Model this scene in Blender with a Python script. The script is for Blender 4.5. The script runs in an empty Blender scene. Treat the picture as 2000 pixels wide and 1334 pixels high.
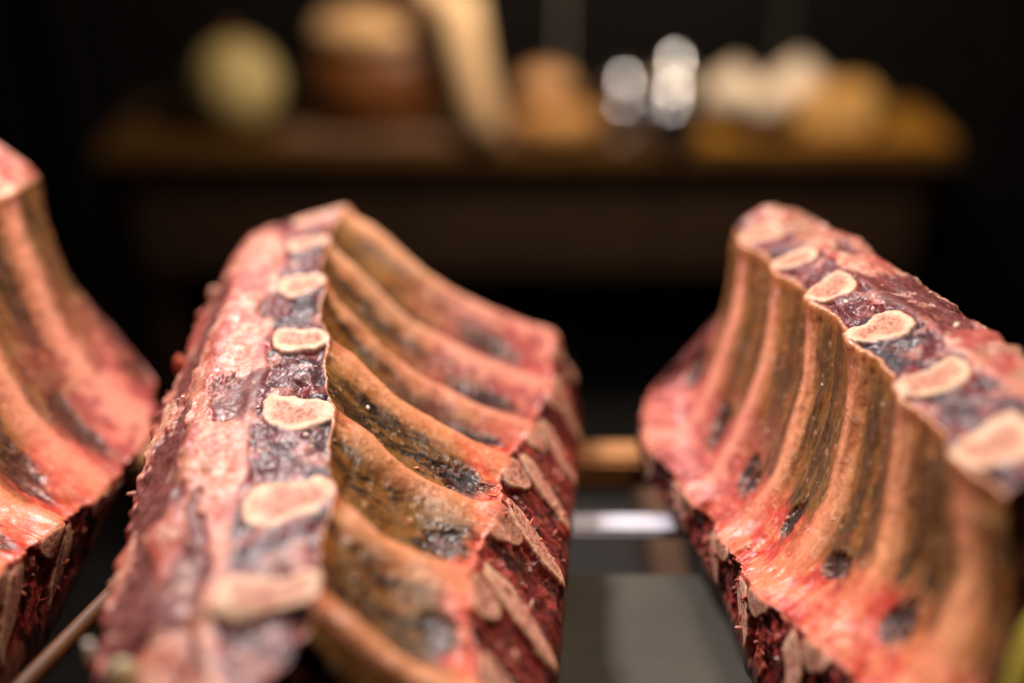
import bpy, bmesh, math, random
import numpy as np
from mathutils import Vector

sc = bpy.context.scene
R = math.radians
# ------------------------------------------------------------------ camera
LENS, PITCH, D0 = 40.0, 28.8, 0.516          # mm, degrees down, metres to the plane of focus
CAM = np.array([0.0, 0.0, 1.55])
FPX = LENS / 36.0 * 2000.0
cd = bpy.data.cameras.new('camera')
cam = bpy.data.objects.new('camera', cd); sc.collection.objects.link(cam)
cam.location = CAM.tolist(); cam.rotation_euler = (R(90 - PITCH), 0, 0)
cd.lens = LENS; cd.sensor_width = 36.0; cd.clip_start = 0.02; cd.clip_end = 50
cd.dof.use_dof = True; cd.dof.focus_distance = D0 * 1.035; cd.dof.aperture_fstop = 1.42
cd.dof.aperture_blades = 0
sc.camera = cam
# ------------------------------------------------------------------ world, lamps, exposure
w = bpy.data.worlds.new('World'); sc.world = w; w.use_nodes = True
w.node_tree.nodes['Background'].inputs[0].default_value = (0.55, 0.5, 0.5, 1)
w.node_tree.nodes['Background'].inputs[1].default_value = 0.008
def area(name, loc, target, sx, sy, power, col, spread=180):
    l = bpy.data.lights.new(name, 'AREA'); l.shape = 'RECTANGLE'; l.size = sx; l.size_y = sy
    l.energy = power; l.color = col; l.spread = R(spread)
    o = bpy.data.objects.new(name, l); sc.collection.objects.link(o)
    o.location = loc
    o.rotation_euler = (Vector(target) - Vector(loc)).to_track_quat('-Z', 'Y').to_euler()
    return o
area('shop_lamp_key', (-0.30, 0.98, 1.95), (0.02, 0.45, 1.25), 0.22, 0.12, 13.0, (1.0, 0.90, 0.87))
area('shop_lamp_near', (0.16, 0.46, 2.25), (0.06, 0.42, 1.25), 0.24, 0.18, 6.8, (1.0, 0.83, 0.68))
area('wall_lamp', (0.24, 1.84, 1.72), (0.16, 2.25, 0.80), 0.05, 0.05, 15.0, (1.0, 0.83, 0.62))
sc.view_settings.view_transform = 'Standard'; sc.view_settings.look = 'None'
sc.view_settings.exposure = 0.0; sc.view_settings.gamma = 1.0
sc.view_settings.use_curve_mapping = False
sc.cycles.use_denoising = True
sc.cycles.max_bounces = 8
sc.cycles.caustics_reflective = False; sc.cycles.caustics_refractive = False
sc.cycles.sample_clamp_indirect = 4.0

_c, _s = math.cos(R(PITCH)), math.sin(R(PITCH))
FWD = np.array([0, _c, -_s]); UP = np.array([0, _s, _c]); RT = np.array([1.0, 0, 0])
def P(px, py, dr):
    """photograph pixel + depth ratio (1 = focus plane) -> world point"""
    d = dr * D0
    return CAM + d * (FWD + RT * (px - 1000) / FPX - UP * (py - 667) / FPX)
def ray_z(px, py, z):
    v = FWD + RT * (px - 1000) / FPX - UP * (py - 667) / FPX
    return CAM + v * ((z - CAM[2]) / v[2])

# ------------------------------------------------------------------ helpers
def srgb(c):
    c = np.asarray(c, float) / 255.0
    return np.where(c <= 0.04045, c / 12.92, ((c + 0.055) / 1.055) ** 2.4)
def lin(c): return tuple(srgb(c)) + (1.0,)
def link(o, parent=None):
    sc.collection.objects.link(o)
    if parent: o.parent = parent
    return o
def tag(o, label=None, cat=None, group=None, kind=None):
    if label: o['label'] = label
    if cat: o['category'] = cat
    if group: o['group'] = group
    if kind: o['kind'] = kind
    return o
def empty(name, loc, label, cat, group=None):
    o = bpy.data.objects.new(name, None); link(o); o.location = [float(x) for x in loc]
    o.empty_display_size = 0.05
    return tag(o, label, cat, group)

def _hash(ix, iy, iz, seed):
    h = (ix.astype(np.uint32) * np.uint32(374761393) + iy.astype(np.uint32) * np.uint32(668265263)
         + iz.astype(np.uint32) * np.uint32(2246822519) + np.uint32((seed * 3266489917) & 0xFFFFFFFF))
    h = (h ^ (h >> np.uint32(13))) * np.uint32(1274126177)
    h = h ^ (h >> np.uint32(16))
    return h.astype(np.float64) / 4294967295.0
def vnoise(x, y, z, seed=0):
    x0 = np.floor(x); y0 = np.floor(y); z0 = np.floor(z)
    fx, fy, fz = x - x0, y - y0, z - z0
    fx = fx * fx * fx * (fx * (fx * 6 - 15) + 10); fy = fy * fy * fy * (fy * (fy * 6 - 15) + 10); fz = fz * fz * fz * (fz * (fz * 6 - 15) + 10)
    ix, iy, iz = x0.astype(np.int64), y0.astype(np.int64), z0.astype(np.int64)
    def H(a, b, c): return _hash(ix + a, iy + b, iz + c, seed)
    l = lambda a, b, t: a + (b - a) * t
    return l(l(l(H(0,0,0), H(1,0,0), fx), l(H(0,1,0), H(1,1,0), fx), fy),
             l(l(H(0,0,1), H(1,0,1), fx), l(H(0,1,1), H(1,1,1), fx), fy), fz)
def fbm(x, y, z, oct=4, seed=0, gain=0.5):
    s = 0; a = 1; t = 0
    for i in range(oct):
        s = s + a * vnoise(x * 2.03 ** i + 13.7 * i, y * 2.03 ** i + 5.1 * i, z * 2.03 ** i + 9.3 * i, seed + i)
        t += a; a *= gain
    return s / t
def sst(a, b, x):
    t = np.clip((x - a) / (b - a), 0, 1); return t * t * (3 - 2 * t)
def mix(a, b, m): return a + (b - a) * m[..., None]
def spline_w(knots, xs):
    """weights of a cubic Hermite spline through knots: (len(xs), len(knots))"""
    k = np.asarray(knots, float); n = len(k); I = np.eye(n); T = np.zeros((n, n))
    for i in range(n):
        if i == 0: T[i] = (I[1] - I[0]) / (k[1] - k[0])
        elif i == n - 1: T[i] = (I[-1] - I[-2]) / (k[-1] - k[-2])
        else: T[i] = (I[i + 1] - I[i - 1]) / (k[i + 1] - k[i - 1])
    out = np.zeros((len(xs), n))
    for j, x in enumerate(xs):
        i = int(min(max(np.searchsorted(k, x) - 1, 0), n - 2)); h = k[i + 1] - k[i]; t = (x - k[i]) / h
        out[j] = (2*t**3 - 3*t*t + 1) * I[i] + (t**3 - 2*t*t + t) * h * T[i] + (-2*t**3 + 3*t*t) * I[i + 1] + (t**3 - t*t) * h * T[i + 1]
    return out

# ------------------------------------------------------------------ materials
def nodes(m):
    m.use_nodes = True; nt = m.node_tree; return nt, nt.nodes, nt.links, nt.nodes['Principled BSDF']
def simple(name, col, rough=0.6, metal=0.0, var=0.25, scale=30, bump=0.2, stretch=(1, 1, 1), col2=None, spec=0.5, trans=0.0):
    m = bpy.data.materials.new(name); nt, N, L, b = nodes(m)
    tc = N.new('ShaderNodeTexCoord'); mp = N.new('ShaderNodeMapping'); mp.inputs['Scale'].default_value = stretch
    nz = N.new('ShaderNodeTexNoise'); nz.inputs['Scale'].default_value = scale; nz.inputs['Detail'].default_value = 6
    L.new(tc.outputs['Object'], mp.inputs[0]); L.new(mp.outputs[0], nz.inputs['Vector'])
    rp = N.new('ShaderNodeValToRGB')
    c1 = lin(col); c2 = lin(col2) if col2 is not None else tuple(x * (1 - var) for x in c1[:3]) + (1,)
    rp.color_ramp.elements[0].color = c2; rp.color_ramp.elements[1].color = c1
    rp.color_ramp.elements[0].position = 0.3; rp.color_ramp.elements[1].position = 0.7
    L.new(nz.outputs['Fac'], rp.inputs[0]); L.new(rp.outputs[0], b.inputs['Base Color'])
    b.inputs['Roughness'].default_value = rough; b.inputs['Metallic'].default_value = metal
    b.inputs['Specular IOR Level'].default_value = spec
    b.inputs['Transmission Weight'].default_value = trans
    if bump:
        bp = N.new('ShaderNodeBump'); bp.inputs['Strength'].default_value = bump; bp.inputs['Distance'].default_value = 0.002
        L.new(nz.outputs['Fac'], bp.inputs['Height']); L.new(bp.outputs[0], b.inputs['Normal'])
    return m
def meat_material():
    m = bpy.data.materials.new('aged_meat'); nt, N, L, b = nodes(m)
    ca = N.new('ShaderNodeAttribute'); ca.attribute_name = 'Col'
    ra = N.new('ShaderNodeAttribute'); ra.attribute_name = 'Rgh'
    tc = N.new('ShaderNodeTexCoord')
    n1 = N.new('ShaderNodeTexNoise'); n1.inputs['Scale'].default_value = 520; n1.inputs['Detail'].default_value = 5; n1.inputs['Roughness'].default_value = 0.65
    n2 = N.new('ShaderNodeTexNoise'); n2.inputs['Scale'].default_value = 150; n2.inputs['Detail'].default_value = 5
    L.new(tc.outputs['Object'], n1.inputs['Vector']); L.new(tc.outputs['Object'], n2.inputs['Vector'])
    mr = N.new('ShaderNodeMapRange'); mr.inputs['From Min'].default_value = 0.3; mr.inputs['From Max'].default_value = 0.7
    mr.inputs['To Min'].default_value = 0.72; mr.inputs['To Max'].default_value = 1.22
    L.new(n1.outputs['Fac'], mr.inputs['Value'])
    mx = N.new('ShaderNodeMix'); mx.data_type = 'RGBA'; mx.blend_type = 'MULTIPLY'; mx.inputs['Factor'].default_value = 1.0
    L.new(ca.outputs['Color'], mx.inputs['A']); L.new(mr.outputs['Result'], mx.inputs['B'])
    L.new(mx.outputs['Result'], b.inputs['Base Color'])
    m2 = N.new('ShaderNodeMapRange'); m2.inputs['From Min'].default_value = 0.3; m2.inputs['From Max'].default_value = 0.7
    m2.inputs['To Min'].default_value = -0.13; m2.inputs['To Max'].default_value = 0.13
    L.new(n2.outputs['Fac'], m2.inputs['Value'])
    ad = N.new('ShaderNodeMath'); ad.operation = 'ADD'; ad.use_clamp = True
    L.new(ra.outputs['Fac'], ad.inputs[0]); L.new(m2.outputs['Result'], ad.inputs[1]); L.new(ad.outputs[0], b.inputs['Roughness'])
    bp = N.new('ShaderNodeBump'); bp.inputs['Strength'].default_value = 0.35; bp.inputs['Distance'].default_value = 0.0006
    L.new(n1.outputs['Fac'], bp.inputs['Height'])
    b2 = N.new('ShaderNodeBump'); b2.inputs['Strength'].default_value = 0.3; b2.inputs['Distance'].default_value = 0.0014
    L.new(n2.outputs['Fac'], b2.inputs['Height']); L.new(bp.outputs[0], b2.inputs['Normal']); L.new(b2.outputs[0], b.inputs['Normal'])
    b.inputs['Specular IOR Level'].default_value = 0.5
    cw_ = N.new('ShaderNodeMapRange'); cw_.inputs['From Min'].default_value = 0.32; cw_.inputs['From Max'].default_value = 0.55; cw_.inputs['To Min'].default_value = 0.28; cw_.inputs['To Max'].default_value = 0.0; L.new(ra.outputs['Fac'], cw_.inputs['Value']); L.new(cw_.outputs['Result'], b.inputs['Coat Weight']); b.inputs['Coat Roughness'].default_value = 0.25; L.new(bp.outputs[0], b.inputs['Coat Normal'])
    return m
MEAT = meat_material()

# ------------------------------------------------------------------ mesh from arrays
def mesh_obj(name, V, Q, mat, parent=None, base=(0, 0, 0), normals=None, col=None, rgh=None, smooth=True):
    """V (n,3) world vertices, Q (m,4) or (m,3) faces; vertices not used are dropped"""
    used = np.unique(Q); remap = np.full(len(V), -1, np.int64); remap[used] = np.arange(len(used))
    v = (V[used] - np.asarray(base)).astype(np.float32); q = remap[Q].astype(np.int32); k = q.shape[1]
    me = bpy.data.meshes.new(name)
    me.vertices.add(len(v)); me.vertices.foreach_set('co', v.ravel())
    me.loops.add(q.size); me.loops.foreach_set('vertex_index', q.ravel())
    me.polygons.add(len(q)); me.polygons.foreach_set('loop_start', np.arange(0, q.size, k, dtype=np.int32))
    me.update(calc_edges=True)
    me.polygons.foreach_set('use_smooth', np.full(len(q), smooth))
    if col is not None:
        a = me.attributes.new('Col', 'FLOAT_COLOR', 'POINT')
        c4 = np.ones((len(v), 4), np.float32); c4[:, :3] = col[used]; a.data.foreach_set('color', c4.ravel())
    if rgh is not None:
        a = me.attributes.new('Rgh', 'FLOAT', 'POINT'); a.data.foreach_set('value', rgh[used].astype(np.float32))
    me.materials.append(mat)
    if normals is not None:
        me.normals_split_custom_set_from_vertices(normals[used].astype(np.float32))
    o = bpy.data.objects.new(name, me); link(o, parent)
    return o

# ------------------------------------------------------------------ primitive builders for the surroundings
def bm_obj(name, bm, mat, parent=None, smooth=False, base=None):
    me = bpy.data.meshes.new(name); bm.to_mesh(me); bm.free(); me.materials.append(mat)
    if smooth: me.polygons.foreach_set('use_smooth', [True] * len(me.polygons))
    o = bpy.data.objects.new(name, me); link(o, parent)
    if base is not None: o.location = [float(x) for x in base]
    return o
def box(name, lo, hi, mat, parent=None, bev=0.003, base=(0, 0, 0)):
    bm = bmesh.new(); bmesh.ops.create_cube(bm, size=1)
    lo, hi = np.array(lo, float), np.array(hi, float)
    for v in bm.verts:
        v.co = Vector(((lo + hi) / 2 + np.array(v.co) * (hi - lo) - np.array(base)).tolist())
    if bev: bmesh.ops.bevel(bm, geom=list(bm.edges), offset=bev, segments=2, affect='EDGES')
    return bm_obj(name, bm, mat, parent)
def lathe(name, prof, mat, parent=None, n=32, loc=(0, 0, 0), warp=None):
    bm = bmesh.new(); rings = []
    for (rad, z) in prof:
        ring = []
        for i in range(n):
            a = 2 * math.pi * i / n; k = warp(a, z) if warp else 1.0
            ring.append(bm.verts.new((math.cos(a) * rad * k + loc[0], math.sin(a) * rad * k + loc[1], z + loc[2])))
        rings.append(ring)
    for a, b in zip(rings, rings[1:]):
        for i in range(n): bm.faces.new((a[i], a[(i + 1) % n], b[(i + 1) % n], b[i]))
    bm.faces.new(rings[0][::-1]); bm.faces.new(rings[-1])
    return bm_obj(name, bm, mat, parent, True)
def blob(name, rad, mat, parent=None, loc=(0, 0, 0), amp=0.12, freq=1.5, seed=0, sub=4, shape=None):
    bm = bmesh.new(); bmesh.ops.create_icosphere(bm, subdivisions=sub, radius=1)
    co = np.array([v.co[:] for v in bm.verts]); n = fbm(co[:, 0] * freq + 9, co[:, 1] * freq + 9, co[:, 2] * freq + 9, 3, seed) - 0.5
    co = co * (1 + 2 * amp * n)[:, None]
    if shape: co = shape(co)
    co = co * np.array(rad) + np.array(loc)
    for v, c_ in zip(bm.verts, co): v.co = c_.tolist()
    return bm_obj(name, bm, mat, parent, True)
def tube(name, pts, rads, mat, parent=None, n=16):
    bm = bmesh.new(); pts = [Vector([float(c_) for c_ in p]) for p in pts]; rings = []
    for i, p in enumerate(pts):
        d = (pts[min(i + 1, len(pts) - 1)] - pts[max(i - 1, 0)]).normalized()
        s = d.cross(Vector((0.3, 0.2, 1))).normalized(); t = d.cross(s)
        rings.append([bm.verts.new(p + (s * math.cos(2 * math.pi * k / n) + t * math.sin(2 * math.pi * k / n)) * rads[i]) for k in range(n)])
    for a, b in zip(rings, rings[1:]):
        for k in range(n): bm.faces.new((a[k], a[(k + 1) % n], b[(k + 1) % n], b[k]))
    bm.faces.new(rings[0][::-1]); bm.faces.new(rings[-1])
    return bm_obj(name, bm, mat, parent, True)

# ------------------------------------------------------------------ setting heights
SHELF_Z = CAM[2] - 0.415

# ------------------------------------------------------------------ the rib racks
def rack(label, stations, near, far, cfg):
    """stations: list of (r, dr, dict of control pixels); r counts ribs, larger = nearer"""
    res = cfg['res']; seed = cfg['seed']; flip = cfg['flip']
    rs = np.array([s[0] for s in stations])
    keysI = sorted(k for k in stations[0][2] if k[0] == 'C')
    def col_pts(k):
        out = []
        for r, dr, d in stations:
            p = d[k]; out.append(P(p[0], p[1], p[2] if len(p) > 2 else dr))
        return np.array(out)
    Nv = int(cfg['nv'] * res)
    rr = np.linspace(rs[0], rs[-1], Nv)
    Wv = spline_w(rs, rr) if rs[0] < rs[-1] else spline_w(-rs, -rr)
    ctl = {k: Wv @ col_pts(k) for k in stations[0][2]}
    # hidden lower corners, resting on the shelf
    sx = -1 if flip else 1
    E, H = ctl['E'], ctl['H']
    zb = SHELF_Z + 0.002
    F = E.copy(); F[:, 0] -= sx * 0.022; F[:, 2] = zb
    E2 = E.copy(); E2[:, 2] = E[:, 2] * 0.45 + zb * 0.55; E2[:, 0] -= sx * 0.002
    G = H.copy(); G[:, 0] += sx * 0.05; G[:, 2] = zb
    H2 = H.copy(); H2[:, 0] += sx * 0.012; H2[:, 2] = H[:, 2] - 0.035
    segs = [('top', [ctl['A'], ctl['B']], int(96 * res)),
            ('inner', [ctl['B']] + [ctl[k] for k in keysI] + [ctl['D']], int(210 * res)),
            ('chine', [ctl['D'], ctl['E']], int(90 * res)),
            ('under', [ctl['E'], E2, F, G, H2, ctl['H']], int(70 * res)),
            ('fat', [ctl['H'], ctl['I'], ctl['A']], int(120 * res))]
    cols, seg_id, par = [], [], []
    for si, (nm, cps, n) in enumerate(segs):
        t = np.arange(n) / n
        C = np.stack(cps, 0)
        if len(cps) == 2: pts = C[0][None] + (C[1] - C[0])[None] * t[:, None, None]
        else:
            ch = np.linalg.norm(np.diff(C, axis=0), axis=2).mean(1) ** 0.7
            kn = np.concatenate([[0], np.cumsum(ch)]); kn /= kn[-1]
            pts = np.einsum('uc,cvx->uvx', spline_w(kn, t), C)
        cols.append(pts); seg_id += [si] * n; par += list(t)
    S = np.concatenate(cols, 0)                      # (Nu, Nv, 3)
    seg_id = np.array(seg_id); par = np.array(par); Nu = len(par)
    # soften the corners of the section
    start = {nm: np.argmax(seg_id == i) for i, (nm, _, _) in enumerate(segs)}
    wgt = np.zeros(Nu)
    for nm, it in (('top', 10), ('inner', 3.0), ('chine', 9.0), ('under', 8), ('fat', 7)):
        dist = np.abs((np.arange(Nu) - start[nm] + Nu // 2) % Nu - Nu // 2)
        wgt = np.maximum(wgt, np.exp(-(dist / (it * 1.2 * res + 0.5)) ** 2))
    for _ in range(int(26 * res * res) + 3):
        S = S + 0.5 * wgt[:, None, None] * (0.5 * (np.roll(S, 1, 0) + np.roll(S, -1, 0)) - S)
    def normals(S):
        du = np.roll(S, -1, 0) - np.roll(S, 1, 0); dv = np.gradient(S, axis=1)
        n = np.cross(du, dv); n /= np.linalg.norm(n, axis=2, keepdims=True) + 1e-12
        return n
    Nn = normals(S)
    cen = S.mean(0, keepdims=True)
    if (Nn * (S - cen)).sum() < 0: Nn = -Nn; rev = True
    else: rev = False
    # ragged, scalloped edge between sawn top and hollow side: ribs stand proud, the muscle between draws back
    i0 = start['inner']; Nb = Nn[i0 + 6:i0 + 14].mean(0); Nb /= np.linalg.norm(Nb, axis=1, keepdims=True)
    qv = rr - np.clip(np.round(rr), cfg['k0'], cfg['k1']); sB = S[i0] * 100
    dB = -cfg['scal'] * (1 - np.exp(-(np.abs(qv) / 0.24) ** 3)) + (fbm(sB[:, 0] * 1.3, sB[:, 1] * 1.3, sB[:, 2] * 1.3, 4, seed + 90) - 0.5) * 0.004
    i1 = start['chine']; sD = S[i1] * 100; Nd = (Nn[i1 - 10] + Nn[i1 + 10]); Nd /= np.linalg.norm(Nd, axis=1, keepdims=True)
    dD = cfg['scal'] * (np.exp(-(np.abs(qv) / 0.26) ** 2) - 0.6) * 1.1 + (fbm(sD[:, 0] * 1.1, sD[:, 1] * 1.1, sD[:, 2] * 1.1, 4, seed + 91) - 0.5) * 0.011
    wB = np.where(seg_id == 0, sst(0.72, 1.0, par), np.where(seg_id == 1, sst(0.16, 0.0, par), 0))
    wD = np.where(seg_id == 1, sst(0.84, 1.0, par), np.where(seg_id == 2, sst(0.5, 0.0, par), 0))
    S = S + wB[:, None, None] * (Nb * dB[:, None])[None] + wD[:, None, None] * (Nd * dD[:, None])[None]
    Nn = normals(S); Nn = -Nn if rev else Nn
    X, Y, Z = S[..., 0] * 100, S[..., 1] * 100, S[..., 2] * 100      # centimetres
    u = np.repeat(par[:, None], Nv, 1); r = np.repeat(rr[None], Nu, 0); sg = np.repeat(seg_id[:, None], Nv, 1)
    is_top, is_in, is_ch, is_un, is_fat = [sg == i for i in range(5)]
    fb = lambda f, o=4, sd=0, g=0.5: fbm(X * f, Y * f, Z * f, o, seed + sd, g)
    nA = fb(0.5, 4, 1); nB = fb(1.6, 4, 2); nC = fb(4.5, 4, 3, 0.6); nD = fb(0.9, 3, 4)
    h = np.zeros_like(u); col = np.zeros(u.shape + (3,)); rg = np.full(u.shape, 0.5)
    part = np.zeros(u.shape, np.int32)
    K = np.clip(np.round(r), cfg['k0'], cfg['k1'])
    rnd = lambda k, a: _hash(np.asarray(k).astype(np.int64), np.asarray(k).astype(np.int64) * 0 + a, np.asarray(k).astype(np.int64) * 0, seed) - 0.5
    # ---------- inner face: ribs under a membrane
    rw = r + (nA - 0.5) * 0.13 + cfg['slant'] * (u - 0.3) * u * 1.2
    ki = np.clip(np.round(rw), cfg['k0'], cfg['k1']); q = rw - ki
    q = q * (1 + 0.4 * rnd(ki, 20))
    ka = np.clip(np.floor(rw), cfg['k0'] - 1, cfg['k1']); da = np.abs(rw - ka) * (1 + 0.4 * rnd(ka, 20)); db = np.abs(ka + 1 - rw) * (1 + 0.4 * rnd(ka + 1, 20))
    ga = np.where(ka >= cfg['k0'], np.exp(-(da / cfg['ribw'][1]) ** 1.7), 0); gb = np.where(ka + 1 <= cfg['k1'], np.exp(-(db / cfg['ribw'][0]) ** 2.0), 0)
    g = np.minimum((ga ** 5 + gb ** 5) ** 0.2, 1.0)
    env = (0.12 + 0.88 * sst(0.0, 0.20, u)) * (1 - 0.62 * sst(0.66, 1.0, u))
    sk = fbm(u * 7 + 0.5 * q + nD, rw * 24 + u * 10 * cfg['skew'], X * 0 + 3.3, 4, seed + 7, 0.55)      # streaks along the ribs
    sk2 = fbm(u * 20 + nD * 2, rw * 55 + u * 24 * cfg['skew'], X * 0 + 8.3, 3, seed + 9, 0.6)
    lng = fbm(u * 2.2 + nD * 0.6, rw * 9 + 1.5 * u, X * 0 + 1.7, 4, seed + 12, 0.55)       # long strands down the ribs
    hin = cfg['amp'] * env * (g - 1.0 + 0.25 * sst(0.0, 0.2, u)) + (nB - 0.5) * 0.0009 + (nC - 0.5) * 0.00025 + (sk - 0.5) * 0.0009 * (1 - g) + (lng - 0.5) * cfg['lng']
    olive, ochre, dark = np.array([140, 104, 54.]), np.array([164, 106, 54.]), np.array([34, 22, 18.])
    salmon, red, tan, pink = np.array([234, 138, 100.]), np.array([212, 66, 50.]), np.array([226, 172, 132.]), np.array([234, 154, 138.])
    grey = np.array([120, 108, 98.])
    c = np.zeros_like(col) + olive
    c = mix(c, ochre, sst(0.35, 0.70, nB) * 0.8); c = mix(c, grey, sst(0.58, 0.72, fb(1.1, 3, 21)) * 0.18); c = mix(c, np.array([70, 50, 36.]), sst(0.46, 0.60, lng) * cfg['strand'])
    c = mix(c, np.array([92, 66, 44.]), sst(0.5, 0.72, sk) * 0.6)
    gc = np.exp(-(np.abs(q - 0.01) / cfg['ribc']) ** 2.2)
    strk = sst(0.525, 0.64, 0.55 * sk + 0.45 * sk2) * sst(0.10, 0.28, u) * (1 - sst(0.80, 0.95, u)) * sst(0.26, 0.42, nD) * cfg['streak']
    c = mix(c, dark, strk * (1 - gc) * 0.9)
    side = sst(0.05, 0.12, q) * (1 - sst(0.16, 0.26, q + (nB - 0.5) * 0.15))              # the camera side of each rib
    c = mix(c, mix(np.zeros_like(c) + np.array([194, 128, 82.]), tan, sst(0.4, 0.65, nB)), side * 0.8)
    ribc = mix(np.zeros_like(c) + tan, salmon, sst(0.35, 0.65, nA) * cfg['salmon'] + 0.15)
    ribc = mix(ribc, np.array([196, 126, 82.]), sst(0.5, 0.7, nB) * 0.4)
    ribc = mix(ribc, pink, cfg['pink'] * sst(0.3, 0.6, nD))
    ribc = mix(ribc, np.array([150, 92, 66.]), sst(0.52, 0.66, lng) * 0.6); gc = np.exp(-(np.abs(q - 0.01) / cfg['ribc']) ** 2.2)
    c = mix(c, ribc, gc * 0.9)
    c = mix(c, np.array([248, 176, 132.]), np.exp(-((q - 0.01) / 0.08) ** 2) * 0.8 * sst(0.02, 0.2, u))  # pale crest tissue, with the highlight along each rib painted in
    tq = q - 0.05 * np.sin(u * 9 + 3 * nD) - 0.07; c = mix(c, np.array([240, 178, 140.]), np.exp(-(tq / 0.014) ** 2) * sst(0.45, 0.6, nB + 0.1) * cfg['tendon'])
    spine = sst(cfg['red0'], cfg['red0'] + 0.24, u + (nA - 0.5) * 0.35 + (nB - 0.5) * 0.16)
    redc = mix(np.zeros_like(c) + red, salmon, sst(0.35, 0.65, nB + (g - 0.5) * 0.25)); redc = mix(redc, np.array([236, 160, 124.]), g * 0.5)
    redc = mix(redc, pink, sst(0.58, 0.78, fb(0.8, 3, 23)) * 0.5)
    c = mix(c, redc, spine * 0.9)
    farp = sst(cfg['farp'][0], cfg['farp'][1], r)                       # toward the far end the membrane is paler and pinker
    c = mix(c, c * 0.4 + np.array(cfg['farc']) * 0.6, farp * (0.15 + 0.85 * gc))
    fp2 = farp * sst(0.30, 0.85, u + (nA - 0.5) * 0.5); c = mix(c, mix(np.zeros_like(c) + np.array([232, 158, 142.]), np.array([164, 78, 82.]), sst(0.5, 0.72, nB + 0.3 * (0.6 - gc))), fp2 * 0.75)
    gap = rw - (np.floor(rw) + 0.5 + cfg['ov_r'])
    ov = ((u - cfg['ov_u'] - 0.07 * rnd(np.floor(rw), 5) - 0.25 * gap * cfg['skew']) / (cfg['ov_s'][0] * (1 + 0.9 * rnd(np.floor(rw), 8)))) ** 2 + ((gap + 0.06 * rnd(np.floor(rw), 9)) / (cfg['ov_s'][1] * (1 + 0.7 * rnd(np.floor(rw), 10)))) ** 2 + (nB - 0.5) * 1.6 + (sk2 - 0.5) * 2.4
    ovm = 1 - sst(0.35, 1.5, ov)
    ovc = mix(np.zeros_like(c) + np.array([40, 20, 18.]), np.array([104, 52, 36.]), sst(0.45, 0.6, sk2))
    c = mix(c, np.array([126, 92, 60.]), (1 - sst(1.0, 1.9, ov)) * 0.6 * cfg['ovk'])
    ovm = ovm * cfg['ovk']; c = mix(c, ovc, ovm); hin = hin - ovm * 0.0016
    lip = 1 - sst(0.0, cfg['lip'] + 0.02 * nB, u)                            # dried lip along the sawn edge
    c = mix(c, mix(np.zeros_like(c) + np.array([226, 166, 132.]), np.array([206, 132, 76.]), sst(0.0, 0.03, u)), lip * 0.8); hin = hin + lip * 0.0012
    drop = sst(0.72, 0.78, fb(2.6, 3, 31)); c = mix(c, np.array([236, 196, 170.]), drop * 0.4); hin += drop * 0.00025
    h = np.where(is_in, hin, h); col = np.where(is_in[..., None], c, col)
    rg = np.where(is_in, 0.36 + 0.04 * (1 - g) + 0.06 * spine + 0.12 * strk, rg)
    # ---------- sawn top: bone ends with dark muscle between
    kt = K; rb = r - kt - 0.03 * rnd(kt, 1)
    c0 = 0.58 + 0.05 * rnd(kt, 2); hl = 0.995 - c0 + 0.01
    tt = (u - c0) / hl
    hw = cfg['bonew'] * (1.0 + 0.34 * rnd(kt, 3)) * (1.0 - 0.14 * tt + 0.16 * rnd(kt, 6) * np.cos(3.3 * tt) - 0.13 * np.exp(-((tt - 0.25) / 0.3) ** 2))
    rb2 = rb + cfg['bonew'] * (0.30 * (0.8 + rnd(kt, 4)) * (tt ** 2 - 0.3) + 0.5 * rnd(kt, 14) * tt + 0.34 * (nB - 0.5))
    f = (np.abs(tt * (1 + 0.06 * (nB - 0.5))) ** 4.0 + np.abs(rb2 / hw) ** 2.6) ** (1 / 3.0) + (nC - 0.5) * 0.10 + (fb(2.2, 2, 48) - 0.5) * 0.16
    okb = (r > cfg['k0'] - 0.45) & (r < cfg['k1'] + 0.45)
    f = np.where(okb, f, 3.0)
    bone = 1 - sst(0.96, 1.03, f); marrow = 1 - sst(0.48, 0.88, f + (nC - 0.5) * 0.30 + (fb(1.4, 2, 49) - 0.5) * 0.55)
    mu = np.zeros_like(col) + np.array([112, 50, 54.])
    mE = fb(0.8, 3, 40); mu = mix(mu, np.array([66, 50, 60.]), sst(0.44, 0.64, mE)); mu = mix(mu, np.array([150, 62, 60.]), sst(0.52, 0.7, fb(0.9, 3, 41)) * 0.7)
    mu = mix(mu, np.array([134, 104, 108.]), sst(0.54, 0.70, fb(1.0, 4, 42)) * 0.5)
    mu = mix(mu, np.array([214, 164, 150.]), sst(0.56, 0.70, fb(1.1, 4, 43)) * 0.7)
    mu = mix(mu, np.array([190, 40, 26.]), sst(0.68, 0.74, fb(1.9, 3, 44)) * sst(0.35, 0.1, u) * 0.9)
    fatc = np.zeros_like(col) + np.array([208, 146, 126.])
    ws = fbm(X * 0.9, Y * 0.4, Z * 0.9, 4, seed + 50, 0.5)
    fatc = mix(fatc, np.array([226, 182, 160.]), sst(0.48, 0.68, nB)); fatc = mix(fatc, np.array([178, 88, 80.]), sst(0.46, 0.64, ws) * 0.8)
    fatc = mix(fatc, np.array([178, 142, 116.]), sst(0.5, 0.7, nD) * cfg['brown'])
    drk = fbm(X * 0.55, Y * 0.22, Z * 0.55, 4, seed + 52)
    wv = np.where(is_fat, u, 1.0)
    drk = drk + 0.07 * sst(4.0, 7.0, r) * is_fat * (cfg['drk'] > 0.1); drk = drk + cfg['drk'] * np.exp(-((wv - 0.30) / 0.16) ** 2)
    fatc = mix(fatc, np.array([112, 62, 62.]), sst(0.56, 0.66, drk + (nC - 0.5) * 0.12) * 0.9)
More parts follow.
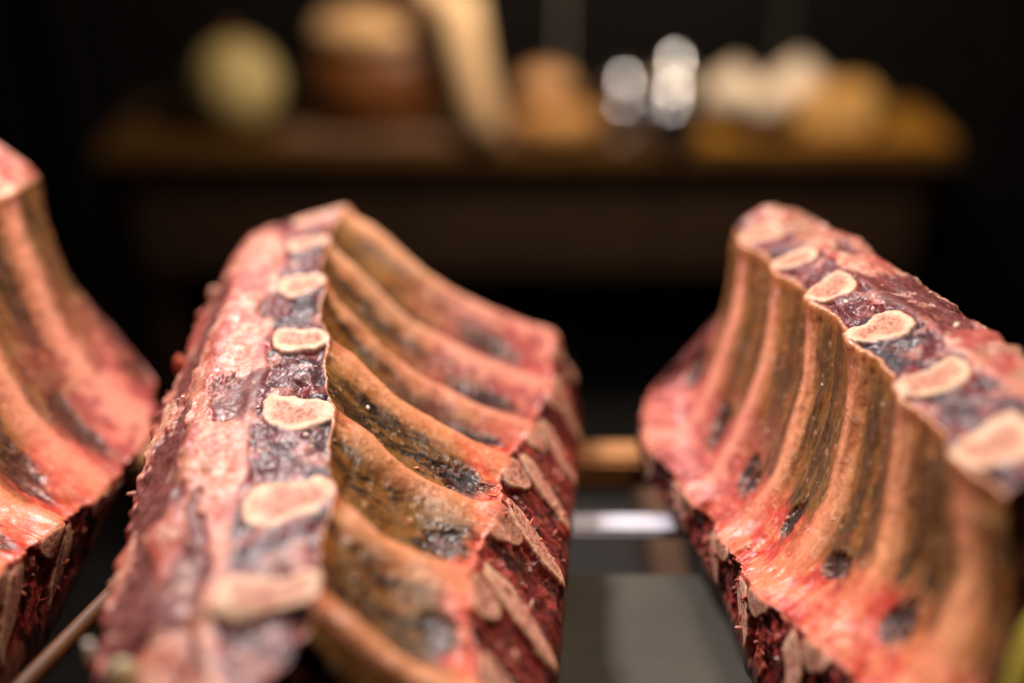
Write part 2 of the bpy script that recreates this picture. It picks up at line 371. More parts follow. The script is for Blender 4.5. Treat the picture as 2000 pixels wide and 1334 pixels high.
    fatc = mix(fatc, np.array([246, 226, 208.]), sst(0.62, 0.74, fb(1.6, 4, 53)) * 0.6)
    vein = np.abs(fbm(X * 1.7, Y * 1.2, Z * 1.7, 4, seed + 55, 0.6) - 0.5); fatc = mix(fatc, np.array([164, 66, 60.]), sst(0.022, 0.0, vein) * 0.55)
    fib = fbm(X * 7, Y * 1.5, Z * 7, 3, seed + 58); fatc = mix(fatc, np.array([206, 92, 84.]), sst(0.58, 0.72, fib) * 0.28)
    edge = sst(0.10, 0.0, wv + (nB - 0.5) * 0.06) * is_fat
    fatc = mix(fatc, np.array([186, 88, 66.]), edge * 0.75)
    m_a = sst(0.03, 0.15, u + (nA - 0.5) * 0.2 + (nB - 0.5) * 0.10)
    m_a = m_a * (1 - cfg['topfat'][0] * sst(cfg['topfat'][1] + 1.2, cfg['topfat'][1] - 0.6, r))
    ct = mix(fatc, mu, m_a)
    corti = np.zeros_like(col) + np.array([232, 202, 174.]); corti = mix(corti, np.array([226, 176, 148.]), sst(0.45, 0.7, nB) * 0.6)
    mar = np.zeros_like(col) + np.array([208, 158, 132.]); mar = mix(mar, np.array([158, 78, 68.]), sst(0.48, 0.66, fb(8.0, 3, 45, 0.7)) * 0.75)
    ct = mix(ct, np.array([232, 178, 150.]), (1 - sst(1.0, 1.14, f)) * 0.45)
    ct = mix(ct, mix(corti, mar, marrow), bone)
    bs_ = 1 - sst(0.92, 1.22, f); ht = bs_ * (0.0004 - 0.0009 * marrow * nC) + (1 - bs_) * m_a * (-0.0010 + (fb(0.9, 3, 47) - 0.5) * 0.0055 + (nB - 0.5) * 0.0028 + (nC - 0.5) * 0.0010)
    h = np.where(is_top, ht, h); col = np.where(is_top[..., None], ct, col)
    rg = np.where(is_top, 0.43 + 0.2 * bone + 0.1 * (1 - m_a), rg)
    # ---------- outer fat
    hf = (nA - 0.5) * 0.007 + (nB - 0.5) * 0.0020 + (nC - 0.5) * 0.0006 - sst(0.02, 0.0, vein) * 0.0004 - sst(0.56, 0.66, drk) * 0.0016
    hf = hf + (1 - sst(0.0, 0.16, u)) * ((nB - 0.5) * 0.006 + (nC - 0.5) * 0.002)
    h = np.where(is_fat, hf * sst(1.0, 0.9, u) + 0, h); col = np.where(is_fat[..., None], fatc, col)
    rg = np.where(is_fat, 0.49, rg)
    # ---------- sawn backbone face
    cc = np.zeros_like(col) + np.array([124, 46, 44.]); cc = mix(cc, np.array([62, 24, 26.]), sst(0.48, 0.66, nB)); chf = fbm(u * 3 + nD, rw * 15 + nA * 2, X * 0 + 2.2, 4, seed + 60); cc = mix(cc, np.array([196, 92, 80.]), sst(0.48, 0.68, chf) * 0.8)
    cc = mix(cc, np.array([196, 126, 108.]), sst(0.60, 0.70, fb(2.0, 4, 61)) * 0.6)
    kc = np.clip(np.round(rw), cfg['k0'], cfg['k1'])
    def leaf(cu, cr, lu, lr, tilt, p=2.3):
        a = (u - cu) / lu; bq = (rw - kc - cr - tilt * (u - cu)) / lr
        return (np.abs(a) ** p + np.abs(bq * (1 + 0.35 * a)) ** 2.2) ** (1 / p) + (nB - 0.5) * 0.22 + (nC - 0.5) * 0.10
    l1 = leaf(0.17, 0.06, 0.18, 0.17, -0.25); l2 = leaf(0.54, -0.26, 0.46, 0.14, 0.10)
    lf = np.minimum(l1, l2); vb = 1 - sst(0.95, 1.02, lf)
    vc = np.zeros_like(col) + np.array([236, 188, 166.]); vc = mix(vc, np.array([168, 92, 78.]), sst(0.46, 0.62, fb(8, 3, 63, 0.7)) * 0.75)
    vc = mix(vc, np.array([240, 200, 168.]), sst(0.70, 0.9, lf))
    cc = mix(cc, vc, vb)
    cc = mix(cc, np.array([222, 130, 102.]), (1 - sst(0.0, 0.07, u + (nB - 0.5) * 0.08)) * 0.85)
    vs_ = 1 - sst(0.92, 1.2, lf); hc = vs_ * 0.0014 + (1 - vs_) * (-0.0022 * sst(0.0, 0.12, u) + (nB - 0.5) * 0.0040 + (chf - 0.5) * 0.006 + (nC - 0.5) * 0.0008)
    h = np.where(is_ch, hc, h); col = np.where(is_ch[..., None], cc, col); rg = np.where(is_ch, 0.36 + 0.2 * vb, rg)
    # ---------- underside
    cu_ = np.zeros_like(col) + np.array([112, 44, 38.]); cu_ = mix(cu_, np.array([58, 24, 24.]), sst(0.4, 0.65, nB)); cu_ = mix(cu_, np.array([186, 128, 104.]), sst(0.52, 0.66, nA) * 0.6)
    cu_ = mix(cu_, np.array([190, 92, 70.]), sst(0.72, 0.95, u) * 0.85)
    h = np.where(is_un, (nB - 0.5) * 0.006 * (np.abs(u - 0.5) > 0.22) + (nC - 0.5) * 0.002, h); col = np.where(is_un[..., None], cu_, col)
    # ends are rounded over
    # smooth jumps of h across the corners
    for _ in range(4): 
        cw = np.clip(wgt * 2.0, 0, 1)[:, None]; h = h + cw * 0.5 * (0.5 * (np.roll(h, 1, 0) + np.roll(h, -1, 0)) - h)
    V = S + Nn * h[..., None]
    # ---------- end caps: rings toward the middle, near end hollowed so that it falls dark
    caps = []
    nr = 16
    for end, idx, depth in (('near', 0, cfg['cap'][0]), ('far', Nv - 1, cfg['cap'][1])):
        if rs[0] < rs[-1]: idx = Nv - 1 - idx if False else idx
        loop = V[:, idx]; ctr = loop.mean(0); ax = (S[:, 0].mean(0) - S[:, -1].mean(0)); ax /= np.linalg.norm(ax)
        if idx != 0: ax = -ax
        rings = []
        for k in range(1, nr + 1):
            a = (k / nr)
            p = loop + (ctr - loop) * a ** 1.1
            bul = depth * math.sin(min(1, a * 2.2) * math.pi / 2)
            nz = fbm(p[:, 0] * 160, p[:, 1] * 160, p[:, 2] * 160, 4, seed + 70) - 0.5
            rings.append(p + ax * (bul + nz * 0.006 * min(1, a * 4))[:, None])
        caps.append((end, idx, np.array(rings)))
    # ---------- parts
    lab = np.full(u.shape, -1, np.int64)
    # code = kind*100 + k
    T_RIB, T_MEM, T_EXP, T_BONE, T_MAR, T_MUS, T_FAT, T_FACE, T_VERT, T_UND = range(10)
    kk = ki.astype(int); fl = np.clip(np.floor(rw), cfg['k0'] - 1, cfg['k1']).astype(int)
    lab = np.where(is_in, np.where(np.abs(q) < 0.27, T_RIB * 100 + kk, T_MEM * 100 + fl + 1), lab)
    lab = np.where(is_in & (ovm > 0.4), T_EXP * 100 + np.clip(np.floor(rw), cfg['k0'] - 1, cfg['k1']).astype(int) + 1, lab)
    lab = np.where(is_top, T_MUS * 100 + np.clip(np.floor(r), cfg['k0'] - 1, cfg['k1']).astype(int) + 1, lab)
    lab = np.where(is_top & (bone > 0.5), T_BONE * 100 + kt.astype(int), lab)
    lab = np.where(is_top & (bone > 0.5) & (marrow > 0.5), T_MAR * 100 + kt.astype(int), lab)
    lab = np.where(is_fat, T_FAT * 100, lab)
    lab = np.where(is_ch, T_FACE * 100, lab)
    lab = np.where(is_ch & (vb > 0.5), T_VERT * 100 + kc.astype(int), lab)
    lab = np.where(is_un, T_UND * 100, lab)
    iu = np.arange(Nu)
    a = (iu[:, None] * Nv + np.arange(Nv - 1)[None]); b = (((iu + 1) % Nu)[:, None] * Nv + np.arange(Nv - 1)[None])
    Q = np.stack([a, b, b + 1, a + 1], -1)
    if rev: Q = Q[..., ::-1]
    labq = lab[:, :-1]
    NV = normals(V); NV = -NV if rev else NV
    fV, fN = V.reshape(-1, 3), NV.reshape(-1, 3); fC = np.clip(srgb(np.clip(col, 0, 255)) ** 1.16 * 1.03, 0.004, 0.85).reshape(-1, 3); fR = rg.reshape(-1)
    base = np.array([V[..., 0].mean(), V[..., 1].mean(), V[..., 2].min()])
    root = empty('rib_rack', base, label, 'meat', 'bone-in rib racks side by side')
    mk = lambda nm, code, par, bs=base: (mesh_obj(nm, fV, Q[labq == code], MEAT, par, base, fN, fC, fR) if (labq == code).any() else None)
    for k in range(cfg['k0'], cfg['k1'] + 1):
        rib = mk('rib', T_RIB * 100 + k, root)
        if rib is None: continue
        mk('bone_end', T_BONE * 100 + k, rib); mk('marrow', T_MAR * 100 + k, rib)
        mk('vertebra', T_VERT * 100 + k, root)
    for k in range(cfg['k0'], cfg['k1'] + 2):
        mem = mk('membrane', T_MEM * 100 + k, root)
        if mem: mk('exposed_muscle', T_EXP * 100 + k, mem)
        mk('intercostal_muscle', T_MUS * 100 + k, root)
    mk('fat_cap', T_FAT * 100, root); mk('backbone_face', T_FACE * 100, root); mk('underside', T_UND * 100, root)
    for end, idx, rings in caps:
        allr = np.concatenate([V[:, idx][None], rings], 0); n = allr.shape[0]
        vv = allr.reshape(-1, 3); ids = np.arange(n * Nu).reshape(n, Nu)
        A_ = ids[:-1]; B_ = ids[1:]
        q4 = np.stack([A_, B_, np.roll(B_, -1, 1), np.roll(A_, -1, 1)], -1).reshape(-1, 4)
        nn = fbm(vv[:, 0] * 120, vv[:, 1] * 120, vv[:, 2] * 120, 4, seed + 80)
        n2 = fbm(vv[:, 0] * 300, vv[:, 1] * 300, vv[:, 2] * 300, 3, seed + 81)
        cc_ = mix(np.zeros((len(vv), 3)) + np.array([118, 40, 38.]), np.array([58, 20, 22.]), sst(0.4, 0.6, nn)); cc_ = mix(cc_, np.array([196, 130, 108.]), sst(0.58, 0.66, n2) * 0.6)
        ringw = np.repeat(np.linspace(1, 0, n) ** 5, Nu)
        src = col[:, idx]; cc_ = mix(cc_, np.tile(src, (n, 1)), ringw)
        f0 = q4[0]; nrm = np.cross(vv[q4[:, 1]] - vv[q4[:, 0]], vv[q4[:, 3]] - vv[q4[:, 0]]).mean(0)
        axd = S[:, idx].mean(0) - S[:, Nv // 2].mean(0)
        if np.dot(nrm, axd) < 0: q4 = q4[:, ::-1]
        mesh_obj('end_face', vv, q4, MEAT, root, base, None, srgb(np.clip(cc_, 0, 255)), np.full(len(vv), 0.45))
    # ---------- crumbs of fat and bone dust lying on it
    rng = np.random.default_rng(seed); 
    vis = np.argwhere((is_in | is_top | is_ch | is_fat)[:, 1:-1]); pick = vis[rng.integers(0, len(vis), cfg['crumbs'])]
    ico = bmesh.new(); bmesh.ops.create_icosphere(ico, subdivisions=1, radius=1); iv = np.array([v.co[:] for v in ico.verts]); it = np.array([[v.index for v in f_.verts] for f_ in ico.faces]); ico.free()
    vs, fs, cs = [], [], []
    for i, (a_, b_) in enumerate(pick):
        p = V[a_, b_ + 1]; n_ = NV[a_, b_ + 1]
        s = 0.00022 + 0.0009 * rng.random() ** 4
        Mx = rng.normal(size=(3, 3)) * 0.35 + np.eye(3)
        vs.append(p + n_ * s * 0.3 + (iv * (1 + 0.5 * rng.random((12 if len(iv) == 12 else len(iv), 1)))) @ Mx @ (np.eye(3) - 0.55 * np.outer(n_, n_)) * s); fs.append(it + i * len(iv))
        cs.append(np.repeat(srgb(np.array([[244, 214, 194.], [250, 236, 220.], [232, 170, 140.]])[rng.integers(0, 3)])[None], len(iv), 0))
    zone = np.argwhere(((is_ch & (u > 0.02)) | (is_fat & (u < 0.06)))[:, 1:-1]); pk2 = zone[rng.integers(0, len(zone), cfg['crumbs'] // 2)]
    v2, f2, c2 = [], [], []
    for i, (a_, b_) in enumerate(pk2):
        p = V[a_, b_ + 1]; n_ = NV[a_, b_ + 1]; dd = rng.normal(size=3); dd /= np.linalg.norm(dd)
        L_ = 0.0012 + 0.0035 * rng.random() ** 2; wv_ = 0.0005 + 0.0004 * rng.random()
        v2.append(p + n_ * 0.0004 + iv * wv_ * (1 + 0.6 * rng.random((len(iv), 1))) + np.outer(iv @ dd, dd) * L_); f2.append(it + i * len(iv))
        c2.append(np.repeat(srgb(np.array([[166, 60, 48.], [206, 110, 88.], [120, 38, 34.], [224, 160, 136.]])[rng.integers(0, 4)])[None], len(iv), 0))
    v2 = np.concatenate(v2); o = mesh_obj('meat_shreds', v2, np.concatenate(f2), MEAT, root, base, None, np.concatenate(c2), np.full(len(v2), 0.4)); o['kind'] = 'stuff'
    vs = np.concatenate(vs); o = mesh_obj('fat_crumbs', vs, np.concatenate(fs), MEAT, root, base, None, np.concatenate(cs), np.full(len(vs), 0.4)); o['kind'] = 'stuff'
    return root

def st(r, dr, **k): return (r, dr, k)
CENTER = [
 st(7.62, .770, A=(440,1420,.70), B=(612,1226), C1=(688,1305), C2=(788,1380), C3=(868,1415), D=(930,1435), E=(1052,1600), H=(135,1540,.69), I=(270,1470,.70)),
 st(7.28, .776, A=(388,1235), B=(614,1205), C1=(692,1288), C2=(790,1362), C3=(868,1395), D=(932,1415), E=(1056,1580), H=(150,1420), I=(272,1300)),
 st(7, .790, A=(395,1178), B=(622,1152), C1=(700,1238), C2=(800,1312), C3=(875,1338), D=(935,1352), E=(1066,1530), H=(168,1330), I=(285,1215)),
 st(6, .895, A=(450,988), B=(650,962), C1=(702,1022), C2=(775,1078), C3=(860,1112), D=(915,1128), E=(1086,1345), H=(205,1140), I=(330,1008)),
 st(5, 1.0, A=(482,812), B=(650,798), C1=(722,864), C2=(800,935), C3=(900,980), D=(968,1000), E=(1102,1180), H=(255,960), I=(372,825)),
 st(4, 1.105, A=(512,672), B=(638,655), C1=(702,725), C2=(790,800), C3=(900,862), D=(992,895), E=(1112,1060), H=(300,835), I=(412,680)),
 st(3, 1.209, A=(530,560), B=(634,548), C1=(700,645), C2=(800,735), C3=(925,795), D=(1035,832), E=(1122,965), H=(345,735), I=(440,575)),
 st(2, 1.314, A=(550,482), B=(640,468), C1=(710,550), C2=(815,645), C3=(950,710), D=(1072,755), E=(1132,880), H=(380,650), I=(466,502)),
 st(1, 1.418, A=(550,440), B=(668,405), C1=(745,465), C2=(860,560), C3=(975,618), D=(1078,655), E=(1134,790), H=(412,595), I=(486,472)),
 st(.75, 1.445, A=(562,432), B=(688,396), C1=(765,460), C2=(870,552), C3=(980,610), D=(1052,640), E=(1122,735), H=(425,590), I=(488,476)),
]
RIGHT = [
 st(6.45, .755, A=(2130,875), B=(1942,968), C1=(1960,1100), C2=(1965,1220), C3=(1932,1330), C4=(1866,1422), D=(1788,1470), E=(1772,1660), I=(2240,878), H=(2385,1048)),
 st(6, .80, A=(2055,812), B=(1872,900), C1=(1882,1020), C2=(1882,1130), C3=(1850,1235), C4=(1790,1330), D=(1715,1385), E=(1697,1560), I=(2160,815), H=(2300,970)),
 st(5, .90, A=(1920,702), B=(1757,768), C1=(1752,900), C2=(1742,1000), C3=(1715,1095), C4=(1660,1185), D=(1590,1250), E=(1572,1420), I=(2020,705), H=(2140,840)),
 st(4, 1.0, A=(1792,608), B=(1665,662), C1=(1664,800), C2=(1638,930), C3=(1600,1024), C4=(1535,1115), D=(1474,1150), E=(1472,1290), I=(1888,612), H=(2000,740)),
 st(3, 1.1, A=(1672,535), B=(1582,582), C1=(1578,715), C2=(1556,820), C3=(1515,930), C4=(1465,1010), D=(1410,1052), E=(1417,1165), I=(1770,532), H=(1870,650)),
 st(2, 1.2, A=(1600,480), B=(1512,525), C1=(1505,640), C2=(1480,740), C3=(1440,850), C4=(1395,930), D=(1345,965), E=(1357,1060), I=(1690,480), H=(1780,590)),
 st(1, 1.3, A=(1535,440), B=(1450,470), C1=(1445,565), C2=(1420,660), C3=(1385,760), C4=(1335,840), D=(1266,858), E=(1290,965), I=(1610,437), H=(1700,540)),
 st(.5, 1.35, A=(1494,400), B=(1424,446), C1=(1417,500), C2=(1405,580), C3=(1375,665), C4=(1325,742), D=(1264,752), E=(1240,846), I=(1556,420), H=(1650,515)),
]
LEFT = [
 st(5.3, .80, A=(-790,650), B=(-600,740), C1=(-530,950), C2=(-430,1110), C3=(-290,1220), D=(-160,1255), E=(-180,1480), I=(-930,640), H=(-1100,830)),
 st(5, .83, A=(-730,620), B=(-550,710), C1=(-480,910), C2=(-380,1070), C3=(-250,1180), D=(-120,1215), E=(-140,1430), I=(-860,610), H=(-1020,790)),
 st(4, .93, A=(-560,520), B=(-390,600), C1=(-330,790), C2=(-240,950), C3=(-120,1070), D=(0,1115), E=(-25,1310), I=(-690,505), H=(-840,660)),
 st(3, 1.04, A=(-400,430), B=(-240,500), C1=(-190,680), C2=(-105,840), C3=(-5,965), D=(110,1030), E=(75,1200), I=(-520,420), H=(-660,560)),
 st(2, 1.16, A=(-260,360), B=(-110,430), C1=(-60,590), C2=(10,740), C3=(95,860), D=(205,955), E=(155,1100), I=(-370,350), H=(-500,480)),
 st(1, 1.28, A=(-120,300), B=(15,380), C1=(52,500), C2=(112,645), C3=(195,760), D=(290,848), E=(225,960), I=(-230,290), H=(-360,420)),
 st(.55, 1.38, A=(-30,262), B=(84,342), C1=(108,430), C2=(152,540), C3=(225,640), D=(322,742), E=(255,850), I=(-140,260), H=(-290,390)),
]
base_cfg = dict(amp=0.0135, ribw=(0.15, 0.34), ribc=0.105, lng=0.0012, lip=0.03, topfat=(0.75, 1.0), tendon=0.35, scal=0.0035, ovk=1.0, strand=0.75, drk=0.26, farc=(230., 186, 150), bonew=0.205, slant=0.0, skew=1.0, streak=1.0, salmon=0.8, pink=0.25, red0=0.72,
                farp=(3.2, 1.6), ov_u=0.80, ov_s=(0.11, 0.17), ov_r=0.0, brown=0.25, cap=(-0.03, 0.010), crumbs=170)
rack('middle bone-in rib rack with sawn rib ends along its crest and ribs facing right', CENTER, 0, 0,
     dict(base_cfg, res=1.0, nv=470, seed=11, flip=False, k0=1, k1=7, farp=(4.2, 2.2)))
rack('right-hand bone-in rib rack leaning right, its hollow ribbed side facing left', RIGHT, 0, 0,
     dict(base_cfg, res=1.0, nv=450, seed=37, flip=True, k0=1, k1=6, amp=0.0040, ribw=(0.26, 0.26), ribc=0.10, lng=0.0036, lip=0.075, strand=0.5, drk=0.04, tendon=0.8, scal=0.0045, ov_s=(0.08, 0.11), farc=(236., 164, 150), skew=0.25, streak=0.45, red0=0.56, ov_u=0.72,
          pink=0.55, brown=0.8, salmon=0.55, farp=(3.6, 1.8), cap=(-0.01, 0.002)))
rack('bone-in rib rack cut off by the left edge of the photo', LEFT, 0, 0,
     dict(base_cfg, res=0.7, nv=400, seed=71, flip=False, k0=1, k1=5, amp=0.007, ribc=0.15, ribw=(0.22, 0.26), lng=0.002, farc=(236., 172, 148), topfat=(1.0, 3.0), ovk=0.6, pink=0.45, red0=0.66, farp=(3.0, 0.8), streak=0.6, crumbs=80))

# loose bits of fat on the middle rack
mid = [o for o in bpy.data.objects if o.name == 'rib_rack'][0]
def nub(px, py, dr, rad, seed, col):
    p = P(px, py, dr) - np.array(mid.location); m_ = simple('fat_nub_skin', col, 0.45, scale=300, var=0.3, bump=0.3)
    o = blob('fat_flap', rad, m_, mid, p, 0.35, 1.6, seed, 3); return o
nub(420, 578, 1.37, (0.004, 0.004, 0.006), 3, (226, 170, 140)); nub(395, 622, 1.33, (0.003, 0.004, 0.005), 4, (190, 96, 74)); nub(352, 712, 1.24, (0.003, 0.005, 0.006), 7, (200, 92, 64))
nub(238, 1322, .765, (0.006, 0.006, 0.007), 5, (206, 190, 150)); nub(176, 1275, .80, (0.002, 0.003, 0.005), 6, (220, 206, 190))
# ------------------------------------------------------------------ shelf under the racks
wood_tan = simple('tan_wood', (196, 138, 84), 0.55, stretch=(1, 8, 8), scale=14, col2=(160, 104, 60))
wood_dark = simple('dark_wood', (54, 32, 18), 0.5, stretch=(1, 10, 10), scale=9, col2=(34, 20, 12))
steel = simple('bar_highlight', (220, 218, 232), 0.6, 0.0, var=0.08, scale=60, bump=0.05)  # matte pale colour standing in for the highlight on the steel bar
zinc = simple('grey_zinc_sheet', (74, 69, 58), 0.6, 0.0, var=0.35, scale=22, bump=0.05)
zt = SHELF_Z
shelf = empty('slatted_shelf', (0, 0.45, 0), 'shelf of crosswise bars and slats under the rib racks', 'shelf')
bs = (0, 0.45, 0)
def slat(name, ya, yb, z1, th, mat, x0=-0.62):
    return box(name, (x0, ya, z1 - th), (0.62, yb, z1), mat, shelf, 0.003, bs)
def yz(py, z): return ray_z(1200, py, z)[1]
slat('wooden_slat', yz(905, zt) + 0.002, yz(856, zt), zt, 0.022, wood_tan)
slat('steel_bar', yz(1036, zt), yz(992, zt), zt - 0.002, 0.006, steel, -0.02)
slat('zinc_sheet', 0.12, yz(1120, zt - 0.012), zt - 0.012, 0.004, zinc, -0.02)
box('middle_rail', (-0.06, 0.10, zt - 0.04), (-0.022, yz(905, zt) - 0.002, zt - 0.0145), wood_dark, shelf, 0.003, bs)
for x in (-0.63, 0.63):
    box('side_rail', (x - 0.02, 0.10, zt - 0.04), (x + 0.02, 0.75, zt - 0.001), wood_dark, shelf, 0.003, bs)
    for y in (0.13, 0.72): box('leg', (x - 0.018, y - 0.018, 0.0), (x + 0.018, y + 0.018, zt - 0.041), wood_dark, shelf, 0.003, bs)
xs_ = ray_z(1300, 1080, zt - 0.11)[0]
box('centre_strut', (xs_ - 0.012, 0.13, zt - 0.139), (xs_ + 0.012, 0.74, zt - 0.10), simple('brown_strut', (92, 58, 32), 0.7, scale=12), shelf, 0.002, bs)
box('added_lower_board', (-0.02, 0.12, zt - 0.16), (0.60, 0.745, zt - 0.14), simple('gap_shade', (20, 14, 10), 0.8, scale=12), shelf, 0.002, bs)  # added panel, coloured near-black to stand in for the shade in the gap
# thin wooden rod at lower left
rod_a, rod_b = P(40, 1345, .93), P(200, 1180, 1.02)
rd = tube('wooden_rod', [rod_a + (rod_a - rod_b) * 0.6, rod_a, (rod_a + rod_b) / 2, rod_b, rod_b + (rod_b - rod_a) * 0.3], [0.0044] * 5, simple('amber_wood', (104, 60, 20), 0.6, scale=90, stretch=(1, 1, 1), col2=(84, 46, 14)))
tag(rd, 'thin amber wooden rod slanting up at the lower left between two racks', 'rod')

# ------------------------------------------------------------------ background: floor, wall, sideboard
flo = box('floor', (-3, -0.6, -0.05), (3, 3.6, 0.0), simple('dark_floor', (13, 10, 8), 0.7, scale=8), None, 0); flo['kind'] = 'structure'
TZ = CAM[2] - 0.331 * 2.4
yf = ray_z(1000, 290, TZ)[1]; yb = ray_z(1000, 216, TZ)[1]
WALL_Y = yb + 0.10
wall = box('wall', (-3, WALL_Y + 0.012, 0.0), (3, WALL_Y + 0.06, 2.6), simple('pale_grout', (205, 195, 185), 0.9, scale=60), None, 0); wall['kind'] = 'structure'
tile_m = simple('dark_tile', (17, 13, 12), 0.8, spec=0.15, scale=5, var=0.3, bump=0.03)
x_g = ray_z(1100, 100, 1.0); 
def at_y(px, py, y):
    v = FWD + RT * (px - 1000) / FPX - UP * (py - 667) / FPX
    return CAM + v * ((y - CAM[1]) / v[1])
xg = at_y(1100, 60, WALL_Y)[0]; zg = at_y(1100, 82, WALL_Y)[2]; tw = at_y(1532, 60, WALL_Y)[0] - xg; th_ = 0.24
tile_me = None
for i in range(-4, 5):
    for j in range(-5, 3):
        x0, z0 = xg + i * tw, zg + j * th_
        if tile_me is None:
            t_ = box('tile', (0.003, 0, 0.003), (tw - 0.003, 0.014, th_ - 0.003), tile_m, wall, 0.002); tile_me = t_.data
        else: t_ = link(bpy.data.objects.new('tile', tile_me), wall)
        t_.location = (x0, WALL_Y, z0)
sb = empty('sideboard', (0.1, yf, 0), 'long dark wooden sideboard along the back wall', 'sideboard'); sbb = (0.1, yf, 0)
xl, xr = ray_z(190, 285, TZ)[0], ray_z(1870, 285, TZ)[0]
box('top', (xl, yf, TZ - 0.035), (xr, WALL_Y - 0.01, TZ), simple('warm_table_top', (104, 72, 36), 0.4, stretch=(1, 10, 10), scale=9, col2=(78, 52, 25)), sb, 0.004, sbb)
zd1 = at_y(900, 395, yf + 0.03)[2]; zd0 = at_y(900, 532, yf + 0.03)[2]
brown = simple('brown_wood', (58, 36, 16), 0.6, stretch=(1, 10, 10), scale=9, col2=(40, 24, 10))
box('apron', (xl + 0.03, yf + 0.05, zd1 + 0.002), (xr - 0.03, yf + 0.07, TZ - 0.036), wood_dark, sb, 0.002, sbb)
nx = 3; wx = (xr - xl - 0.08) / nx
for i in range(nx):
    d_ = box('drawer_front', (xl + 0.04 + i * wx + 0.004, yf + 0.03, zd0), (xl + 0.04 + (i + 1) * wx - 0.004, yf + 0.06, zd1), brown, sb, 0.004, sbb)
for x in (xl + 0.03, xr - 0.09):
    for y in (yf + 0.072, WALL_Y - 0.09): box('leg', (x, y, 0), (x + 0.06, y + 0.06, TZ - 0.036), wood_dark, sb, 0.004, sbb)
post = box('post', (at_y(60, 200, 1.9)[0], 1.9, 0), (at_y(135, 200, 1.9)[0], 1.96, 2.3), simple('olive_paint', (13, 11, 9), 0.9, scale=10, spec=0.05), None, 0.004)
tag(post, 'dim olive upright post at the far left behind the racks', 'post')

# ------------------------------------------------------------------ things on the sideboard
def px_m(y, px=1.0): return px * (y * 1.02) / FPX   # metres per pixel at that distance (approx.)
M = (yf + 0.1) / (FWD[1] + UP[1] * 430 / FPX) / FPX     # metres per pixel at table depth
def on(px, py): return ray_z(px, py, TZ)
# melon
p = on(480, 240); p[1] = yf + 0.13
ml = empty('melon', (p[0], p[1], TZ), 'pale yellow-green round melon on the dark end of the sideboard', 'melon')
rind = simple('melon_rind', (214, 190, 134), 0.5, scale=9, col2=(186, 160, 100))
rr_ = 86 * M
lathe('fruit', [(rr_ * math.sin(a) * 0.98, rr_ * (1 - math.cos(a)) * 1.03) for a in np.linspace(0.06, math.pi - 0.06, 22)], rind, ml, 48, (0, 0, 0), lambda a, z: 1 + 0.025 * math.cos(10 * a))
lathe('stalk', [(0.008, rr_ * 2.03), (0.006, rr_ * 2.03 + 0.018), (0.009, rr_ * 2.03 + 0.024)], wood_tan, ml, 10)
# ham on its board
p = on(680, 268); bd = box('serving_board', (on(555, 262)[0], yf + 0.012, TZ + 0.001), (on(1000, 262)[0], yf + 0.20, TZ + 0.016), simple('pinkish_board', (150, 112, 90), 0.5, scale=20), None, 0.005)
tag(bd, 'low pinkish board lying under the brown ham', 'board')
TB = TZ + 0.017
hx, hy = on(740, 240)[0], yf + 0.10
ham = empty('ham', (hx, hy, TB), 'big brown ham with pale fat on top and a pale shank slanting down', 'ham')
ham_m = simple('ham_crust', (132, 76, 30), 0.5, scale=16, col2=(84, 44, 18)); fat_m = simple('ham_fat', (236, 190, 140), 0.5, scale=16, col2=(214, 160, 108)); shank_m = simple('pale_rind', (240, 208, 160), 0.5, scale=14, col2=(222, 170, 130))
blob('meat', (132 * M, 0.085, 88 * M), ham_m, ham, (0, 0, 84 * M), 0.10, 1.4, 5, 4, lambda c_: np.stack([c_[:, 0], c_[:, 1], np.sign(c_[:, 2]) * np.abs(c_[:, 2]) ** 0.75], 1))
blob('fat_top', (108 * M, 0.075, 42 * M), fat_m, ham, (0, 0, 186 * M), 0.10, 1.6, 6, 4)
X_ = lambda px: (px - 740) * M
tube('shank', [(X_(800), -0.03, 232 * M), (X_(862), -0.05, 262 * M), (X_(906), -0.065, 238 * M), (X_(918), -0.078, 170 * M), (X_(936), -0.086, 100 * M), (X_(958), -0.092, 30 * M), (X_(966), -0.092, 14 * M)], [24 * M, 40 * M, 48 * M, 44 * M, 38 * M, 36 * M, 26 * M], shank_m, ham, 20)
# bread
p = on(1085, 262)
lo_ = empty('bread_loaf', (p[0], yf + 0.07, TZ), 'low amber loaf under a small round roll', 'bread')
crust = simple('bread_crust', (206, 152, 90), 0.6, scale=20, col2=(172, 118, 62))
blob('crust', (84 * M, 0.06, 34 * M), crust, lo_, (0, 0, 32 * M), 0.05, 1.5, 8, 4, lambda c_: np.stack([c_[:, 0], c_[:, 1], np.sign(c_[:, 2]) * np.abs(c_[:, 2]) ** 0.7], 1))
ro = blob('bread_roll', (54 * M, 0.05, 36 * M), simple('roll_crust', (210, 160, 112), 0.6, scale=20, col2=(180, 126, 82)), None, (0, 0, 0), 0.06, 1.5, 9, 4)
ro.location = (on(1062, 230)[0], yf + 0.085, TZ + 98 * M); tag(ro, 'small round tan roll on top of the amber loaf', 'bread')
